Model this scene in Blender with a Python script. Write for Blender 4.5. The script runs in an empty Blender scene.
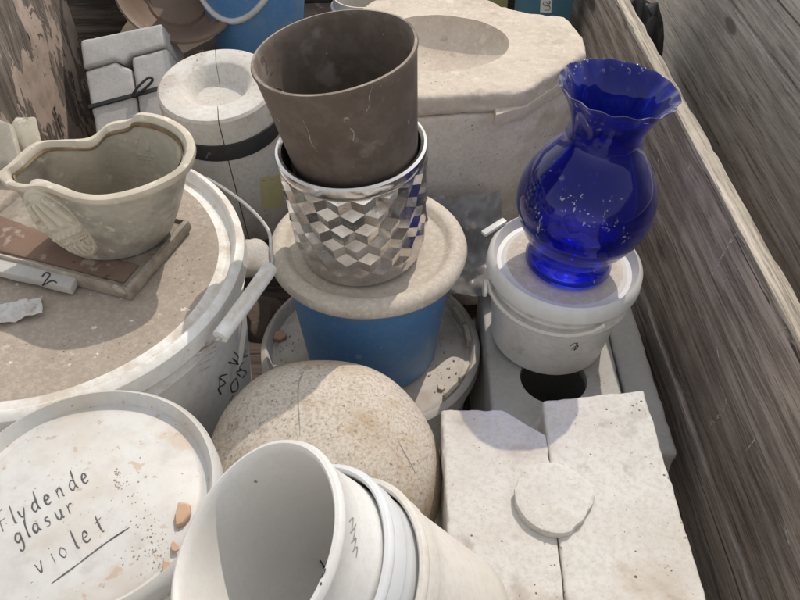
import bpy, bmesh, math, random
from mathutils import Vector, Matrix, noise, geometry
from mathutils.bvhtree import BVHTree

R = math.radians
random.seed(7)
scene = bpy.context.scene
COL = scene.collection

# ---------------------------------------------------------------- camera
CAM = Vector((0, 0, 1.2))
cd = bpy.data.cameras.new('camera')
cam = bpy.data.objects.new('camera', cd)
COL.objects.link(cam)
cam.location = CAM
cam.rotation_euler = (R(45), 0, 0)
cd.sensor_width = 36
cd.lens = 36
cd.clip_start = 0.02
cd.clip_end = 500
scene.camera = cam

# ---------------------------------------------------------------- sky and sun
SUN_AZ, SUN_EL = R(26), R(50)
w = bpy.data.worlds.new('World')
scene.world = w
w.use_nodes = True
nt = w.node_tree
bg = nt.nodes['Background']
sky = nt.nodes.new('ShaderNodeTexSky')
sky.sky_type = 'NISHITA'
sky.sun_disc = False
sky.sun_elevation = SUN_EL
sky.sun_rotation = SUN_AZ
sky.dust_density = 0.6
sky.ozone_density = 0.5
sky.air_density = 2.0
hs = nt.nodes.new('ShaderNodeHueSaturation')      # sky colour desaturated to neutralise the blue fill light
hs.inputs['Saturation'].default_value = .16
nt.links.new(sky.outputs[0], hs.inputs['Color'])
nt.links.new(hs.outputs[0], bg.inputs[0])
bg.inputs[1].default_value = 0.15
sd = bpy.data.lights.new('sun', 'SUN')
sd.energy = 2.1
sd.angle = R(0.5)
sd.color = (1.0, 0.91, 0.80)
sun = bpy.data.objects.new('sun', sd)
COL.objects.link(sun)
S = Vector((math.sin(SUN_AZ) * math.cos(SUN_EL), math.cos(SUN_AZ) * math.cos(SUN_EL), math.sin(SUN_EL)))
sun.rotation_euler = S.to_track_quat('Z', 'Y').to_euler()
sun.location = (2, 4, 4)
scene.view_settings.view_transform = 'Standard'
scene.view_settings.look = 'None'
scene.view_settings.gamma = 1
scene.view_settings.exposure = 0.29
scene.cycles.max_bounces = 10
scene.cycles.transparent_max_bounces = 16
scene.cycles.sample_clamp_indirect = 6

# ---------------------------------------------------------------- helpers
def ray(u, v):
    x, y = (u - 400) / 800, (300 - v) / 800
    k = math.sqrt(.5)
    return Vector((x, k + y * k, -k + y * k))

def at(u, v, z):
    d = ray(u, v)
    return CAM + d * ((z - CAM.z) / d.z)

class N:
    def __init__(s, name):
        s.m = bpy.data.materials.new(name)
        s.m.use_nodes = True
        s.t = s.m.node_tree
        s.b = s.t.nodes['Principled BSDF']
        s.out = s.t.nodes['Material Output']
        tc = s.t.nodes.new('ShaderNodeTexCoord')
        s.co = tc.outputs['Object']
    def link(s, a, b): s.t.links.new(a, b)
    def new(s, k): return s.t.nodes.new(k)
    def mapping(s, scale=(1, 1, 1), rot=(0, 0, 0), loc=(0, 0, 0)):
        n = s.new('ShaderNodeMapping')
        s.link(s.co, n.inputs[0])
        n.inputs['Scale'].default_value = scale
        n.inputs['Rotation'].default_value = rot
        n.inputs['Location'].default_value = loc
        return n.outputs[0]
    def noise(s, scale, detail=6, rough=.6, co=None, dist=0):
        n = s.new('ShaderNodeTexNoise')
        n.inputs['Scale'].default_value = scale
        n.inputs['Detail'].default_value = detail
        n.inputs['Roughness'].default_value = rough
        n.inputs['Distortion'].default_value = dist
        s.link(co or s.co, n.inputs['Vector'])
        return n.outputs['Fac']
    def ramp(s, f, a, b, lo=0., hi=1.):
        n = s.new('ShaderNodeMapRange')
        n.interpolation_type = 'SMOOTHSTEP'
        s.link(f, n.inputs[0])
        for i, v in zip((1, 2, 3, 4), (a, b, lo, hi)): n.inputs[i].default_value = v
        return n.outputs[0]
    def math(s, op, a, b=0.):
        n = s.new('ShaderNodeMath')
        n.operation = op
        for i, v in enumerate((a, b)):
            if isinstance(v, (int, float)): n.inputs[i].default_value = v
            else: s.link(v, n.inputs[i])
        return n.outputs[0]
    def mix(s, f, a, b):
        n = s.new('ShaderNodeMix')
        n.data_type = 'RGBA'
        for i, v in ((0, f), (6, a), (7, b)):
            if isinstance(v, (int, float)): n.inputs[i].default_value = v
            elif isinstance(v, (tuple, list)): n.inputs[i].default_value = (*v[:3], 1)
            else: s.link(v, n.inputs[i])
        return n.outputs[2]
    def bump(s, h, strength, dist, prev=None):
        n = s.new('ShaderNodeBump')
        n.inputs['Strength'].default_value = strength
        n.inputs['Distance'].default_value = dist
        s.link(h, n.inputs['Height'])
        if prev is not None: s.link(prev, n.inputs['Normal'])
        return n.outputs[0]
    def up(s, a=.45, b=.95):
        g = s.new('ShaderNodeNewGeometry')
        x = s.new('ShaderNodeSeparateXYZ')
        s.link(g.outputs['Normal'], x.inputs[0])
        return s.ramp(x.outputs[2], a, b)

def mat(name, col, col2=None, vs=7, rough=.7, metal=0, fine=None, spots=(), dust=None, bump=(), spec=.4, sss=0, coat=0, pits=None):
    n = N(name)
    c = n.mix(n.ramp(n.noise(vs), .35, .68), col, col2 or tuple(x * .85 for x in col))
    if fine:
        fc, fs, fa = fine
        c = n.mix(n.ramp(n.noise(fs, 3, .7), .4, .7, 0, fa), c, fc)
    for sc, ss, th, soft, amt in spots:
        c = n.mix(n.ramp(n.noise(ss, 4, .55), th, th + soft, 0, amt), c, sc)
    pit = None
    if pits:
        ps, pr, pc, pa = pits
        vo = n.new('ShaderNodeTexVoronoi')
        vo.inputs['Scale'].default_value = ps
        n.link(n.co, vo.inputs['Vector'])
        size = n.ramp(n.noise(ps * .13, 3, .6), .44, .72, 0, pr)
        pit = n.ramp(n.math('SUBTRACT', vo.outputs['Distance'], size), -.02, .05, 1, 0)
        gate = n.ramp(n.noise(ps * .4, 2), .5, .56)
        pit = n.math('MULTIPLY', pit, gate)
        c = n.mix(n.math('MULTIPLY', pit, pa), c, pc)
    r = rough
    if dust:
        dc, da, ds, lo, hi = dust
        f = n.math('MULTIPLY', n.up(.55, .95), n.ramp(n.noise(ds, 8, .65), lo, hi, 0, da))
        c = n.mix(f, c, dc)
        r = n.math('ADD', n.math('MULTIPLY', f, .95 - rough), rough)
    n.link(c, n.b.inputs['Base Color'])
    if isinstance(r, (int, float)): n.b.inputs['Roughness'].default_value = r
    else: n.link(r, n.b.inputs['Roughness'])
    n.b.inputs['Metallic'].default_value = metal
    n.b.inputs['Specular IOR Level'].default_value = spec
    if sss:
        n.b.inputs['Subsurface Weight'].default_value = sss
        n.b.inputs['Subsurface Radius'].default_value = (.01, .009, .008)
    if coat:
        n.b.inputs['Coat Weight'].default_value = coat
        n.b.inputs['Coat Roughness'].default_value = .1
    p = None
    for bs, st, di in bump:
        p = n.bump(n.noise(bs, 8, .65), st, di, p)
    if pit is not None: p = n.bump(pit, -.6, .0015, p)
    if p is not None: n.link(p, n.b.inputs['Normal'])
    return n.m

def wood(name, dark, light, axis, across=2, flakes=None):
    n = N(name)
    def st(k, along):
        v = [k, k, k]
        v[axis] = along
        return v
    # growth rings: bands across the board, bent round knots by a slow noise
    wv = n.new('ShaderNodeTexWave')
    wv.bands_direction = 'XYZ'[across]
    wv.inputs['Scale'].default_value = 7.0
    wv.inputs['Distortion'].default_value = 9.0
    wv.inputs['Detail'].default_value = 3.0
    wv.inputs['Detail Scale'].default_value = 1.4
    wv.inputs['Detail Roughness'].default_value = .6
    n.link(n.mapping(st(1.0, .16)), wv.inputs['Vector'])
    rings = wv.outputs['Fac']
    fibre = n.noise(1.0, 6, .75, n.mapping(st(330, 9)), .2)
    mid = n.noise(1.0, 5, .7, n.mapping(st(150, 5), (0, 0, 0), (7, 3, 1)), .15)
    streak = n.noise(1.0, 6, .7, n.mapping(st(60, 3.2)), .35)
    blotch = n.noise(4.5, 6, .65)
    c = n.mix(n.ramp(rings, .15, .85), light, dark)
    c = n.mix(n.ramp(streak, .36, .66, 0, .75), c, tuple(x * .78 for x in dark))
    c = n.mix(n.ramp(fibre, .42, .68, 0, .6), c, tuple(x * 1.25 for x in light))
    c = n.mix(n.ramp(fibre, .46, .30, 0, .7), c, tuple(x * .40 for x in dark))
    c = n.mix(n.ramp(mid, .47, .36, 0, .8), c, tuple(x * .45 for x in dark))
    c = n.mix(n.ramp(mid, .55, .66, 0, .5), c, tuple(x * 1.2 for x in light))
    c = n.mix(n.ramp(blotch, .45, .72, 0, .55), c, tuple(x * .62 for x in dark))
    crack = n.ramp(n.noise(1.0, 3, .5, n.mapping(st(42, .9), (0, 0, 0), (5, 2, 8)), .3), .315, .335, 1, 0)
    c = n.mix(n.math('MULTIPLY', crack, .85), c, tuple(x * .18 for x in dark))
    c = n.mix(n.ramp(n.noise(85, 4, .7), .66, .72, 0, .45), c, (.46, .43, .39))
    h = n.math('ADD', n.math('MULTIPLY', fibre, .5), n.math('MULTIPLY', rings, .35))
    p = n.bump(h, .45, .0016)
    p = n.bump(crack, -.8, .004, p)
    kv = n.new('ShaderNodeTexVoronoi')
    kv.inputs['Scale'].default_value = 1.0
    n.link(n.mapping(st(7.5, 3.0), (0, 0, 0), (2, 4, 6)), kv.inputs['Vector'])
    knot = n.ramp(kv.outputs['Distance'], .07, .13, 1, 0)
    c = n.mix(n.math('MULTIPLY', knot, .8), c, tuple(x * .35 for x in dark))
    p = n.bump(knot, -.4, .003, p)
    if flakes:
        fs = st(17, 5.5)
        f = n.noise(1.0, 8, .66, n.mapping(fs, (R(20), 0, 0)), .5)
        msk = n.ramp(f, .485, .50)
        tone = n.mix(n.ramp(n.noise(22, 5), .4, .65), flakes, tuple(x * .74 for x in flakes))
        tone = n.mix(n.ramp(n.noise(60, 5, .7), .6, .66, 0, .6), tone, (.30, .25, .22))
        c = n.mix(msk, c, tone)
        msk2 = n.ramp(n.noise(1.0, 6, .6, n.mapping(st(40, 9), (R(34), 0, 0), (3, 1, 2)), .4), .655, .67)
        c = n.mix(msk2, c, (.48, .44, .40))
        p = n.bump(msk, .9, .004, p)
        p = n.bump(msk2, .5, .003, p)
    n.link(c, n.b.inputs['Base Color'])
    n.b.inputs['Roughness'].default_value = .9
    n.b.inputs['Specular IOR Level'].default_value = .2
    n.link(p, n.b.inputs['Normal'])
    return n.m

def finish(me, sharp=40, flat=False):
    if flat: return
    me.shade_smooth()
    me.set_sharp_from_angle(angle=R(sharp))

def obj(name, bm, m, parent=None, sharp=40, flat=False):
    me = bpy.data.meshes.new(name)
    bmesh.ops.recalc_face_normals(bm, faces=bm.faces)
    bm.to_mesh(me)
    bm.free()
    finish(me, sharp, flat)
    if m: me.materials.append(m)
    o = bpy.data.objects.new(name, me)
    COL.objects.link(o)
    if parent: o.parent = parent
    return o

def thing(name, label, cat, loc=(0, 0, 0), rot=(0, 0, 0), group=None):
    o = bpy.data.objects.new(name, None)
    o.empty_display_size = .03
    COL.objects.link(o)
    o.location = loc
    o.rotation_euler = rot
    return tag(o, label, cat, group)

def tag(o, label, cat, group=None):
    o['label'] = label
    o['category'] = cat
    if group: o['group'] = group
    return o

def lathe_bm(prof, seg=96, bm=None, wob=0, seed=0, fn=None):
    """revolve (r,z) pairs about z; r=0 ends collapse"""
    bm = bm or bmesh.new()
    rings = []
    for r, z in prof:
        if r < 1e-6:
            rings.append([bm.verts.new((0, 0, z))])
        else:
            ring = []
            for i in range(seg):
                a = 2 * math.pi * i / seg
                rr, zz = r, z
                if wob:
                    rr += wob * noise.noise(Vector((math.cos(a) * 1.3 + seed, math.sin(a) * 1.3, z * 4)))
                    zz += wob * .5 * noise.noise(Vector((math.cos(a) * 1.1 + seed, math.sin(a) * 1.1 + 7, z * 2)))
                if fn: rr, zz = fn(a, rr, zz)
                ring.append(bm.verts.new((rr * math.cos(a), rr * math.sin(a), zz)))
            rings.append(ring)
    for A, B in zip(rings, rings[1:]):
        if len(A) == 1 and len(B) == 1: continue
        for i in range(seg):
            j = (i + 1) % seg
            if len(A) == 1: bm.faces.new((A[0], B[i], B[j]))
            elif len(B) == 1: bm.faces.new((A[i], A[j], B[0]))
            else: bm.faces.new((A[i], A[j], B[j], B[i]))
    return bm

def half_lathe_bm(prof, a0, a1, seg=48):
    """closed (r,z) loop swept from a0 to a1, capped"""
    bm = bmesh.new()
    rings = []
    for i in range(seg + 1):
        a = a0 + (a1 - a0) * i / seg
        rings.append([bm.verts.new((r * math.cos(a), r * math.sin(a), z)) for r, z in prof])
    k = len(prof)
    for A, B in zip(rings, rings[1:]):
        for i in range(k):
            bm.faces.new((A[i], A[(i + 1) % k], B[(i + 1) % k], B[i]))
    bm.faces.new(rings[0])
    bm.faces.new(list(reversed(rings[-1])))
    return bm

def smooth_line(pts, n=6, closed=False):
    pts = [Vector(p) for p in pts]
    if len(pts) < 3 and not closed: return pts
    out = []
    L = len(pts)
    for i in range(L if closed else L - 1):
        if closed:
            p0, p1, p2, p3 = pts[i - 1], pts[i], pts[(i + 1) % L], pts[(i + 2) % L]
        else:
            p0, p1, p2, p3 = pts[max(i - 1, 0)], pts[i], pts[i + 1], pts[min(i + 2, L - 1)]
        for k in range(n):
            t = k / n
            out.append(.5 * ((2 * p1) + (p2 - p0) * t + (2 * p0 - 5 * p1 + 4 * p2 - p3) * t * t + (3 * p1 - p0 - 3 * p2 + p3) * t ** 3))
    if not closed: out.append(pts[-1])
    return out

def tube_bm(pts, r, seg=8, bm=None, flat=None):
    bm = bm or bmesh.new()
    pts = [Vector(p) for p in pts]
    rings = []
    for i, p in enumerate(pts):
        d = (pts[min(i + 1, len(pts) - 1)] - pts[max(i - 1, 0)])
        if d.length < 1e-9: d = Vector((1, 0, 0))
        d.normalize()
        upv = flat if flat is not None else (Vector((0, 0, 1)) if abs(d.z) < .9 else Vector((1, 0, 0)))
        s = d.cross(upv).normalized()
        t = s.cross(d).normalized()
        rr = r[i] if isinstance(r, (list, tuple)) else r
        k = .35 if flat is not None else 1
        rings.append([bm.verts.new(p + s * rr * math.cos(2 * math.pi * j / seg) + t * rr * k * math.sin(2 * math.pi * j / seg)) for j in range(seg)])
    for A, B in zip(rings, rings[1:]):
        for j in range(seg):
            bm.faces.new((A[j], A[(j + 1) % seg], B[(j + 1) % seg], B[j]))
    bm.faces.new(rings[0])
    bm.faces.new(list(reversed(rings[-1])))
    return bm

def prism_bm(outline, z0, z1, bev=.004, segs=2, cut=.02, rough=.0, seed=0, scale=25, lift=None):
    """outline (x,y) counter-clockwise; bevelled, gridded, and roughened like cast plaster or sawn wood"""
    bm = bmesh.new()
    lo = [bm.verts.new((x, y, z0)) for x, y in outline]
    hi = [bm.verts.new((x, y, z1)) for x, y in outline]
    k = len(outline)
    bm.faces.new(list(reversed(lo)))
    bm.faces.new(hi)
    for i in range(k):
        bm.faces.new((lo[i], lo[(i + 1) % k], hi[(i + 1) % k], hi[i]))
    bmesh.ops.recalc_face_normals(bm, faces=bm.faces)
    if bev:
        es = [e for e in bm.edges if len(e.link_faces) == 2 and e.calc_face_angle(0) > .3]
        bmesh.ops.bevel(bm, geom=es, offset=bev, segments=segs, profile=.6, affect='EDGES', clamp_overlap=True)
    if rough:
        bmesh.ops.triangulate(bm, faces=[f for f in bm.faces if len(f.verts) > 4])
        for _ in range(7):
            es = [e for e in bm.edges if e.calc_length() > cut]
            if not es: break
            bmesh.ops.subdivide_edges(bm, edges=es, cuts=1)
            bmesh.ops.triangulate(bm, faces=[f for f in bm.faces if len(f.verts) > 4])
        bm.normal_update()
        o_ = Vector((seed * 2.3, seed, 4.1))
        mv = []
        for v in bm.verts:
            if max(abs(c_) for c_ in v.normal) < .965 or sum(1 for e in v.link_edges if len(e.link_faces) == 2 and e.calc_face_angle(0) > .18) > 1:
                q_ = noise.noise(v.co * 55 + o_) + .5 * noise.noise(v.co * 130 + o_)
                mv.append((v, -v.normal * rough * 2.6 * max(0, q_ - .12)))
        for v, d in mv: v.co += d
        roughen(bm, rough, scale, seed)
    return bm

def roughen(bm, amp, scale=25, seed=0):
    bm.normal_update()
    o = Vector((seed * 3.1, seed * 1.7, seed))
    mv = [(v, v.normal * amp * (noise.noise(v.co * scale + o) + .6 * noise.noise(v.co * scale * 3 + o))) for v in bm.verts]
    for v, d in mv: v.co += d

def box_outline(x0, x1, y0, y1): return [(x0, y0), (x1, y0), (x1, y1), (x0, y1)]

def boolean(o, cutter, op='DIFFERENCE'):
    md = o.modifiers.new('cut', 'BOOLEAN')
    md.operation = op
    md.object = cutter
    md.solver = 'EXACT'
    bpy.context.view_layer.update()
    dg = bpy.context.evaluated_depsgraph_get()
    me = bpy.data.meshes.new_from_object(o.evaluated_get(dg))
    o.modifiers.clear()
    o.data = me
    finish(me, 62)
    bpy.data.objects.remove(cutter)

def bvh_of(*objs):
    bpy.context.view_layer.update()
    vs, fs = [], []
    for o in objs:
        b = len(vs)
        vs += [o.matrix_world @ v.co for v in o.data.vertices]
        fs += [[b + i for i in p.vertices] for p in o.data.polygons]
    return BVHTree.FromPolygons(vs, fs)

def marks(name, strokes, on, m, parent, r=.0009, lift=.0005, smooth=True):
    """lines drawn on the surface of the objects `on` (lists of picture coordinates)"""
    tree = bvh_of(*on)
    bm = bmesh.new()
    inv = parent.matrix_world.inverted()
    for st in strokes:
        pts = smooth_line([(u, v, 0) for u, v in st], 5) if smooth else [Vector((u, v, 0)) for u, v in st]
        out, nn = [], None
        for p in pts:
            h, nrm, _, _ = tree.ray_cast(CAM, ray(p.x, p.y).normalized())
            if h is None: continue
            if nrm.dot(CAM - h) < 0: nrm = -nrm
            nn = nrm
            out.append(inv @ (h + nrm * lift))
        if len(out) > 1:
            rs = [r * (.85 + .7 * noise.noise(q_ * 120)) * (1 if 0 < i_ < len(out) - 1 else .5) for i_, q_ in enumerate(out)]
            tube_bm(out, rs, 6, bm, inv.to_3x3() @ nn)
    return obj(name, bm, m, parent)

def patch(name, poly, on, m, parent, lift=.0006, n=8):
    """thin label: a quad of picture coordinates laid on a surface, with its own thickness"""
    tree = bvh_of(*on)
    inv = parent.matrix_world.inverted()
    bm = bmesh.new()
    P = [Vector(p) for p in poly]
    g, g2 = [], []
    for i in range(n + 1):
        row, row2 = [], []
        for j in range(n + 1):
            s, t = i / n, j / n
            q = P[0] * (1 - s) * (1 - t) + P[1] * s * (1 - t) + P[2] * s * t + P[3] * (1 - s) * t
            h, nrm, _, _ = tree.ray_cast(CAM, ray(q.x, q.y).normalized())
            if h is None: bm.free(); return None
            if nrm.dot(CAM - h) < 0: nrm = -nrm
            row.append(bm.verts.new(inv @ (h + nrm * lift)))
            row2.append(bm.verts.new(inv @ (h + nrm * lift * .2)))
        g.append(row); g2.append(row2)
    for i in range(n):
        for j in range(n):
            bm.faces.new((g[i][j], g[i + 1][j], g[i + 1][j + 1], g[i][j + 1]))
            bm.faces.new((g2[i][j], g2[i][j + 1], g2[i + 1][j + 1], g2[i + 1][j]))
    for i in range(n):
        for a, b in (((i, 0), (i + 1, 0)), ((i, n), (i + 1, n)), ((0, i), (0, i + 1)), ((n, i), (n, i + 1))):
            bm.faces.new((g[a[0]][a[1]], g[b[0]][b[1]], g2[b[0]][b[1]], g2[a[0]][a[1]]))
    return obj(name, bm, m, parent)

# ---------------------------------------------------------------- materials
DUST = (.52, .44, .35)
M = {}
M['wood_side'] = wood('weathered_wood_lengthwise', (.225, .183, .156), (.43, .368, .318), 1, 2)
M['wood_low'] = wood('brown_wood_lengthwise', (.38, .32, .28), (.56, .49, .43), 1, 2)
M['wood_end'] = wood('weathered_wood_crosswise', (.040, .033, .028), (.115, .095, .08), 0, 2)
M['wood_flaking'] = wood('wood_with_flaking_paint', (.19, .155, .13), (.33, .285, .25), 2, 1, flakes=(.62, .49, .405))
M['wood_grey'] = wood('grey_wood', (.38, .345, .31), (.54, .495, .45), 1, 2)
M['wood_pale_edge'] = wood('worn_sunlit_wood', (.31, .27, .215), (.50, .44, .365), 1, 0)  # paler than the planks: sunlight on the worn top edge, put into the colour
M['earth'] = mat('earth', (.50, .465, .41), (.58, .54, .48), 5, .95, fine=((.35, .32, .28), 120, .6), bump=((60, .8, .01),))
def chalk():
    n = N('chalk')
    n.b.inputs['Base Color'].default_value = (.55, .53, .51, 1)
    n.b.inputs['Roughness'].default_value = .95
    n.link(n.ramp(n.noise(170, 5, .7, n.mapping((1, .35, 1))), .42, .60, 0, .85), n.b.inputs['Alpha'])
    return n.m
M['chalk'] = chalk()
M['plaster'] = mat('plaster', (.75, .69, .615), (.66, .59, .51), 8, .92, fine=((.42, .36, .29), 160, .35),
                   spots=(((.30, .25, .21), 95, .70, .04, .6), ((.50, .41, .32), 12, .56, .14, .5)), bump=((45, .2, .0015), (260, .4, .001)), spec=.2, pits=(110, .16, (.14, .12, .10), .8))
M['plaster_white'] = mat('white_plaster', (.62, .60, .565), (.555, .52, .47), 9, .92, fine=((.44, .39, .33), 150, .45),
                         spots=(((.22, .19, .16), 120, .69, .03, .7), ((.44, .365, .285), 8, .53, .16, .6), ((.36, .33, .30), 16, .58, .08, .4), ((.25, .22, .19), 260, .66, .05, .55), ((.38, .33, .28), 32, .63, .07, .45)),
                         bump=((35, .2, .0015), (240, .4, .001)), spec=.2, pits=(120, .20, (.08, .07, .06), .9))
M['plaster_grey'] = mat('grey_plaster', (.47, .455, .435), (.40, .385, .365), 8, .9, fine=((.56, .54, .51), 150, .35), spots=(((.2, .18, .16), 80, .7, .04, .6), ((.36, .32, .28), 14, .57, .12, .5)), bump=((60, .2, .0015), (240, .3, .001)), spec=.2, pits=(110, .16, (.16, .14, .12), .7))
M['plaster_tan'] = mat('dusty_tan_plaster', (.57, .495, .415), (.49, .415, .345), 9, .95, fine=((.66, .58, .49), 110, .55),
                       spots=(((.36, .23, .18), 20, .66, .06, .55), ((.25, .2, .165), 130, .69, .04, .6), ((.40, .34, .285), 28, .58, .1, .5), ((.68, .62, .54), 40, .62, .08, .6)), bump=((50, .3, .002), (300, .7, .0014)), spec=.15, pits=(130, .18, (.16, .13, .105), .75))
M['plaster_mottled'] = mat('mottled_plaster', (.56, .50, .425), (.62, .57, .50), 6, .95, fine=((.30, .235, .175), 230, .6),
                           spots=(((.34, .235, .135), 5.5, .44, .26, .75), ((.43, .33, .22), 22, .55, .12, .55), ((.68, .64, .58), 90, .60, .08, .25), ((.24, .18, .13), 240, .55, .10, .5), ((.28, .21, .15), 45, .60, .12, .5), ((.12, .10, .08), 240, .66, .05, .65), ((.20, .15, .11), 60, .70, .05, .6)),
                           bump=((60, .15, .001), (320, .35, .0007)), spec=.15, pits=(150, .18, (.14, .11, .08), .6))
M['plastic_white'] = mat('white_plastic', (.80, .79, .765), (.73, .715, .68), 6, .42, fine=((.55, .50, .43), 70, .35),
                         spots=(((.42, .36, .29), 24, .64, .1, .4), ((.3, .26, .22), 130, .72, .03, .5)), dust=(DUST, .75, 18, .42, .62), bump=((30, .08, .002),), spec=.45, sss=.08)
M['plastic_lid_white'] = mat('white_lid_plastic', (.60, .59, .57), (.52, .505, .48), 7, .42, fine=((.46, .43, .39), 55, .35),
                             spots=(((.50, .42, .34), 9, .52, .2, .55), ((.42, .39, .36), 26, .60, .12, .5), ((.47, .35, .26), 60, .645, .03, .75), ((.49, .39, .30), 19, .645, .08, .6), ((.16, .125, .10), 210, .675, .03, .75), ((.30, .27, .24), 5, .60, .2, .3)), bump=((22, .08, .002),), spec=.4)
M['plastic_clean'] = mat('clean_white_plastic', (.64, .63, .61), (.58, .565, .54), 7, .42, fine=((.52, .49, .45), 55, .3), bump=((22, .08, .002),), spec=.4)
M['lid_dirty'] = mat('dirty_white_lid', (.60, .575, .535), (.50, .455, .40), 8, .6, fine=((.42, .36, .30), 60, .45), spots=(((.42, .34, .27), 12, .53, .16, .65), ((.25, .19, .15), 70, .66, .05, .6)), bump=((60, .25, .001),), spec=.35)
M['lid_dusty'] = mat('dusty_lid', (.37, .31, .255), (.325, .27, .22), 6, .9, fine=((.56, .49, .41), 170, .4),
                     spots=(((.52, .46, .40), 8, .45, .4, .4), ((.23, .19, .16), 5, .48, .3, .45), ((.60, .55, .50), 26, .66, .06, .5), ((.3, .24, .19), 120, .70, .04, .7), ((.75, .72, .68), 70, .68, .04, .7)), bump=((80, .4, .002), (240, .5, .001)), spec=.2)
M['lid_cream'] = mat('dusty_cream_lid', (.53, .47, .39), (.45, .385, .315), 11, .8, fine=((.70, .64, .56), 140, .5),
                     spots=(((.36, .28, .21), 30, .66, .06, .4), ((.28, .22, .18), 150, .72, .03, .6)), bump=((120, .3, .001),), spec=.3)
M['plastic_blue'] = mat('blue_plastic', (.075, .22, .47), (.095, .24, .47), 6, .5, fine=((.19, .28, .42), 90, .4), spots=(((.38, .42, .48), 38, .66, .05, .55), ((.25, .29, .34), 9, .50, .22, .5)), dust=(DUST, .6, 20, .4, .6), bump=((25, .06, .002),), spec=.45)
M['plastic_bluish'] = mat('translucent_bluish_plastic', (.67, .685, .70), (.62, .64, .66), 6, .35, fine=((.58, .57, .55), 40, .3), spec=.45, sss=.1)
M['plastic_cream'] = mat('cream_plastic', (.67, .635, .585), (.60, .56, .505), 8, .45, fine=((.5, .44, .37), 120, .35), spots=(((.3, .25, .2), 140, .72, .03, .6),), spec=.35)
M['plastic_dusty_white'] = mat('dusty_white_plastic', (.70, .69, .67), (.62, .595, .56), 6, .45, fine=((.60, .56, .51), 200, .45), spots=(((.1, .09, .08), 100, .735, .02, .8),), spec=.35)
M['plastic_grey'] = mat('grey_film', (.15, .145, .14), (.22, .21, .20), 10, .35, spots=(((.5, .46, .4), 30, .62, .1, .5),), bump=((25, .2, .004),))
M['black_rubber'] = mat('black_rubber', (.022, .022, .024), (.04, .04, .042), 14, .6, spots=(((.3, .28, .25), 60, .66, .06, .4),))
M['black_plastic'] = mat('black_film', (.012, .012, .013), (.02, .02, .021), 8, .25, bump=((30, .4, .006),))
M['ink'] = mat('black_ink', (.02, .02, .022), (.05, .05, .05), 60, .6)
M['ink_pen'] = mat('pen_ink', (.06, .058, .06), (.12, .115, .115), 120, .6)
M['ink_grey'] = mat('faded_ink', (.22, .21, .21), (.32, .31, .30), 90, .7)
M['clay_brown'] = mat('brown_clay', (.098, .074, .060), (.135, .105, .087), 7, .75, fine=((.17, .14, .12), 45, .45),
                      spots=(((.30, .265, .235), 16, .60, .10, .45), ((.36, .33, .30), 60, .68, .04, .6), ((.045, .03, .022), 33, .68, .04, .6)), dust=((.40, .34, .28), .7, 22, .35, .6), bump=((40, .2, .002), (220, .3, .0008)), spec=.3)
M['terracotta'] = mat('terracotta', (.20, .13, .095), (.15, .10, .075), 16, .9, spots=(((.4, .33, .27), 40, .58, .1, .6), ((.06, .04, .03), 50, .66, .04, .7)), bump=((60, .5, .003),))
M['terracotta_pale'] = mat('pale_terracotta', (.52, .34, .23), (.46, .29, .19), 30, .9, spots=(((.6, .48, .38), 80, .6, .08, .6),), bump=((120, .4, .001),))
M['glaze_cream'] = mat('cream_glaze', (.40, .372, .31), (.27, .25, .21), 13, .35, fine=((.52, .47, .38), 50, .5),
                       spots=(((.20, .13, .07), 24, .70, .03, .8), ((.15, .135, .12), 15, .53, .16, .6), ((.6, .55, .45), 45, .63, .06, .6)), dust=((.50, .45, .38), .6, 30, .4, .6), bump=((30, .25, .003),), spec=.4)
M['grit'] = mat('grit', (.36, .26, .19), (.50, .41, .33), 300, .95)
M['plate_glaze'] = mat('brown_grey_glaze', (.30, .255, .20), (.20, .165, .13), 14, .45, fine=((.40, .355, .30), 70, .5), spots=(((.14, .09, .06), 20, .60, .1, .6), ((.45, .41, .35), 40, .62, .08, .6)), bump=((60, .3, .002),))
M['stain'] = mat('brown_stain', (.16, .105, .055), (.28, .21, .13), 30, .6)
M['glaze_rim'] = mat('pale_glaze', (.55, .495, .40), (.44, .385, .30), 26, .5, spots=(((.28, .19, .11), 38, .66, .05, .6), ((.70, .66, .58), 60, .6, .06, .6)), bump=((60, .3, .002),), spec=.35)
M['bowl_brown'] = mat('brown_bowl_glaze', (.13, .085, .06), (.19, .13, .095), 7, .5, spots=(((.3, .24, .19), 30, .62, .1, .5),), bump=((30, .2, .003),))
M['label_yellow'] = mat('yellow_paper', (.56, .51, .24), (.52, .47, .26), 40, .7)
M['label_white'] = mat('white_paper', (.68, .68, .66), (.6, .6, .58), 30, .7)
M['teal'] = mat('teal_print', (.04, .12, .17), (.06, .15, .2), 12, .5)
M['olive'] = mat('olive_print', (.25, .25, .12), (.35, .33, .18), 15, .6)
M['box_brown'] = mat('brown_board', (.10, .075, .058), (.16, .125, .10), 9, .9, spots=(((.35, .3, .25), 40, .6, .08, .5),), bump=((60, .4, .003),))
M['wire'] = mat('grey_wire', (.45, .43, .41), (.55, .53, .5), 60, .45, metal=.6)

def silver():
    n = N('silver_glaze')
    c = n.mix(n.ramp(n.noise(30), .4, .7), (.66, .64, .62), (.50, .475, .45))
    dst = n.ramp(n.noise(38, 8, .7), .55, .72, 0, .4)
    c = n.mix(dst, c, (.42, .36, .30))
    n.link(c, n.b.inputs['Base Color'])
    n.b.inputs['Metallic'].default_value = .95
    n.link(n.ramp(n.noise(30, 8, .7),   .4, .75, .11, .45), n.b.inputs['Roughness'])
    n.link(n.bump(n.noise(60, 3), .12, .002), n.b.inputs['Normal'])
    return n.m
M['silver'] = silver()

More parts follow.
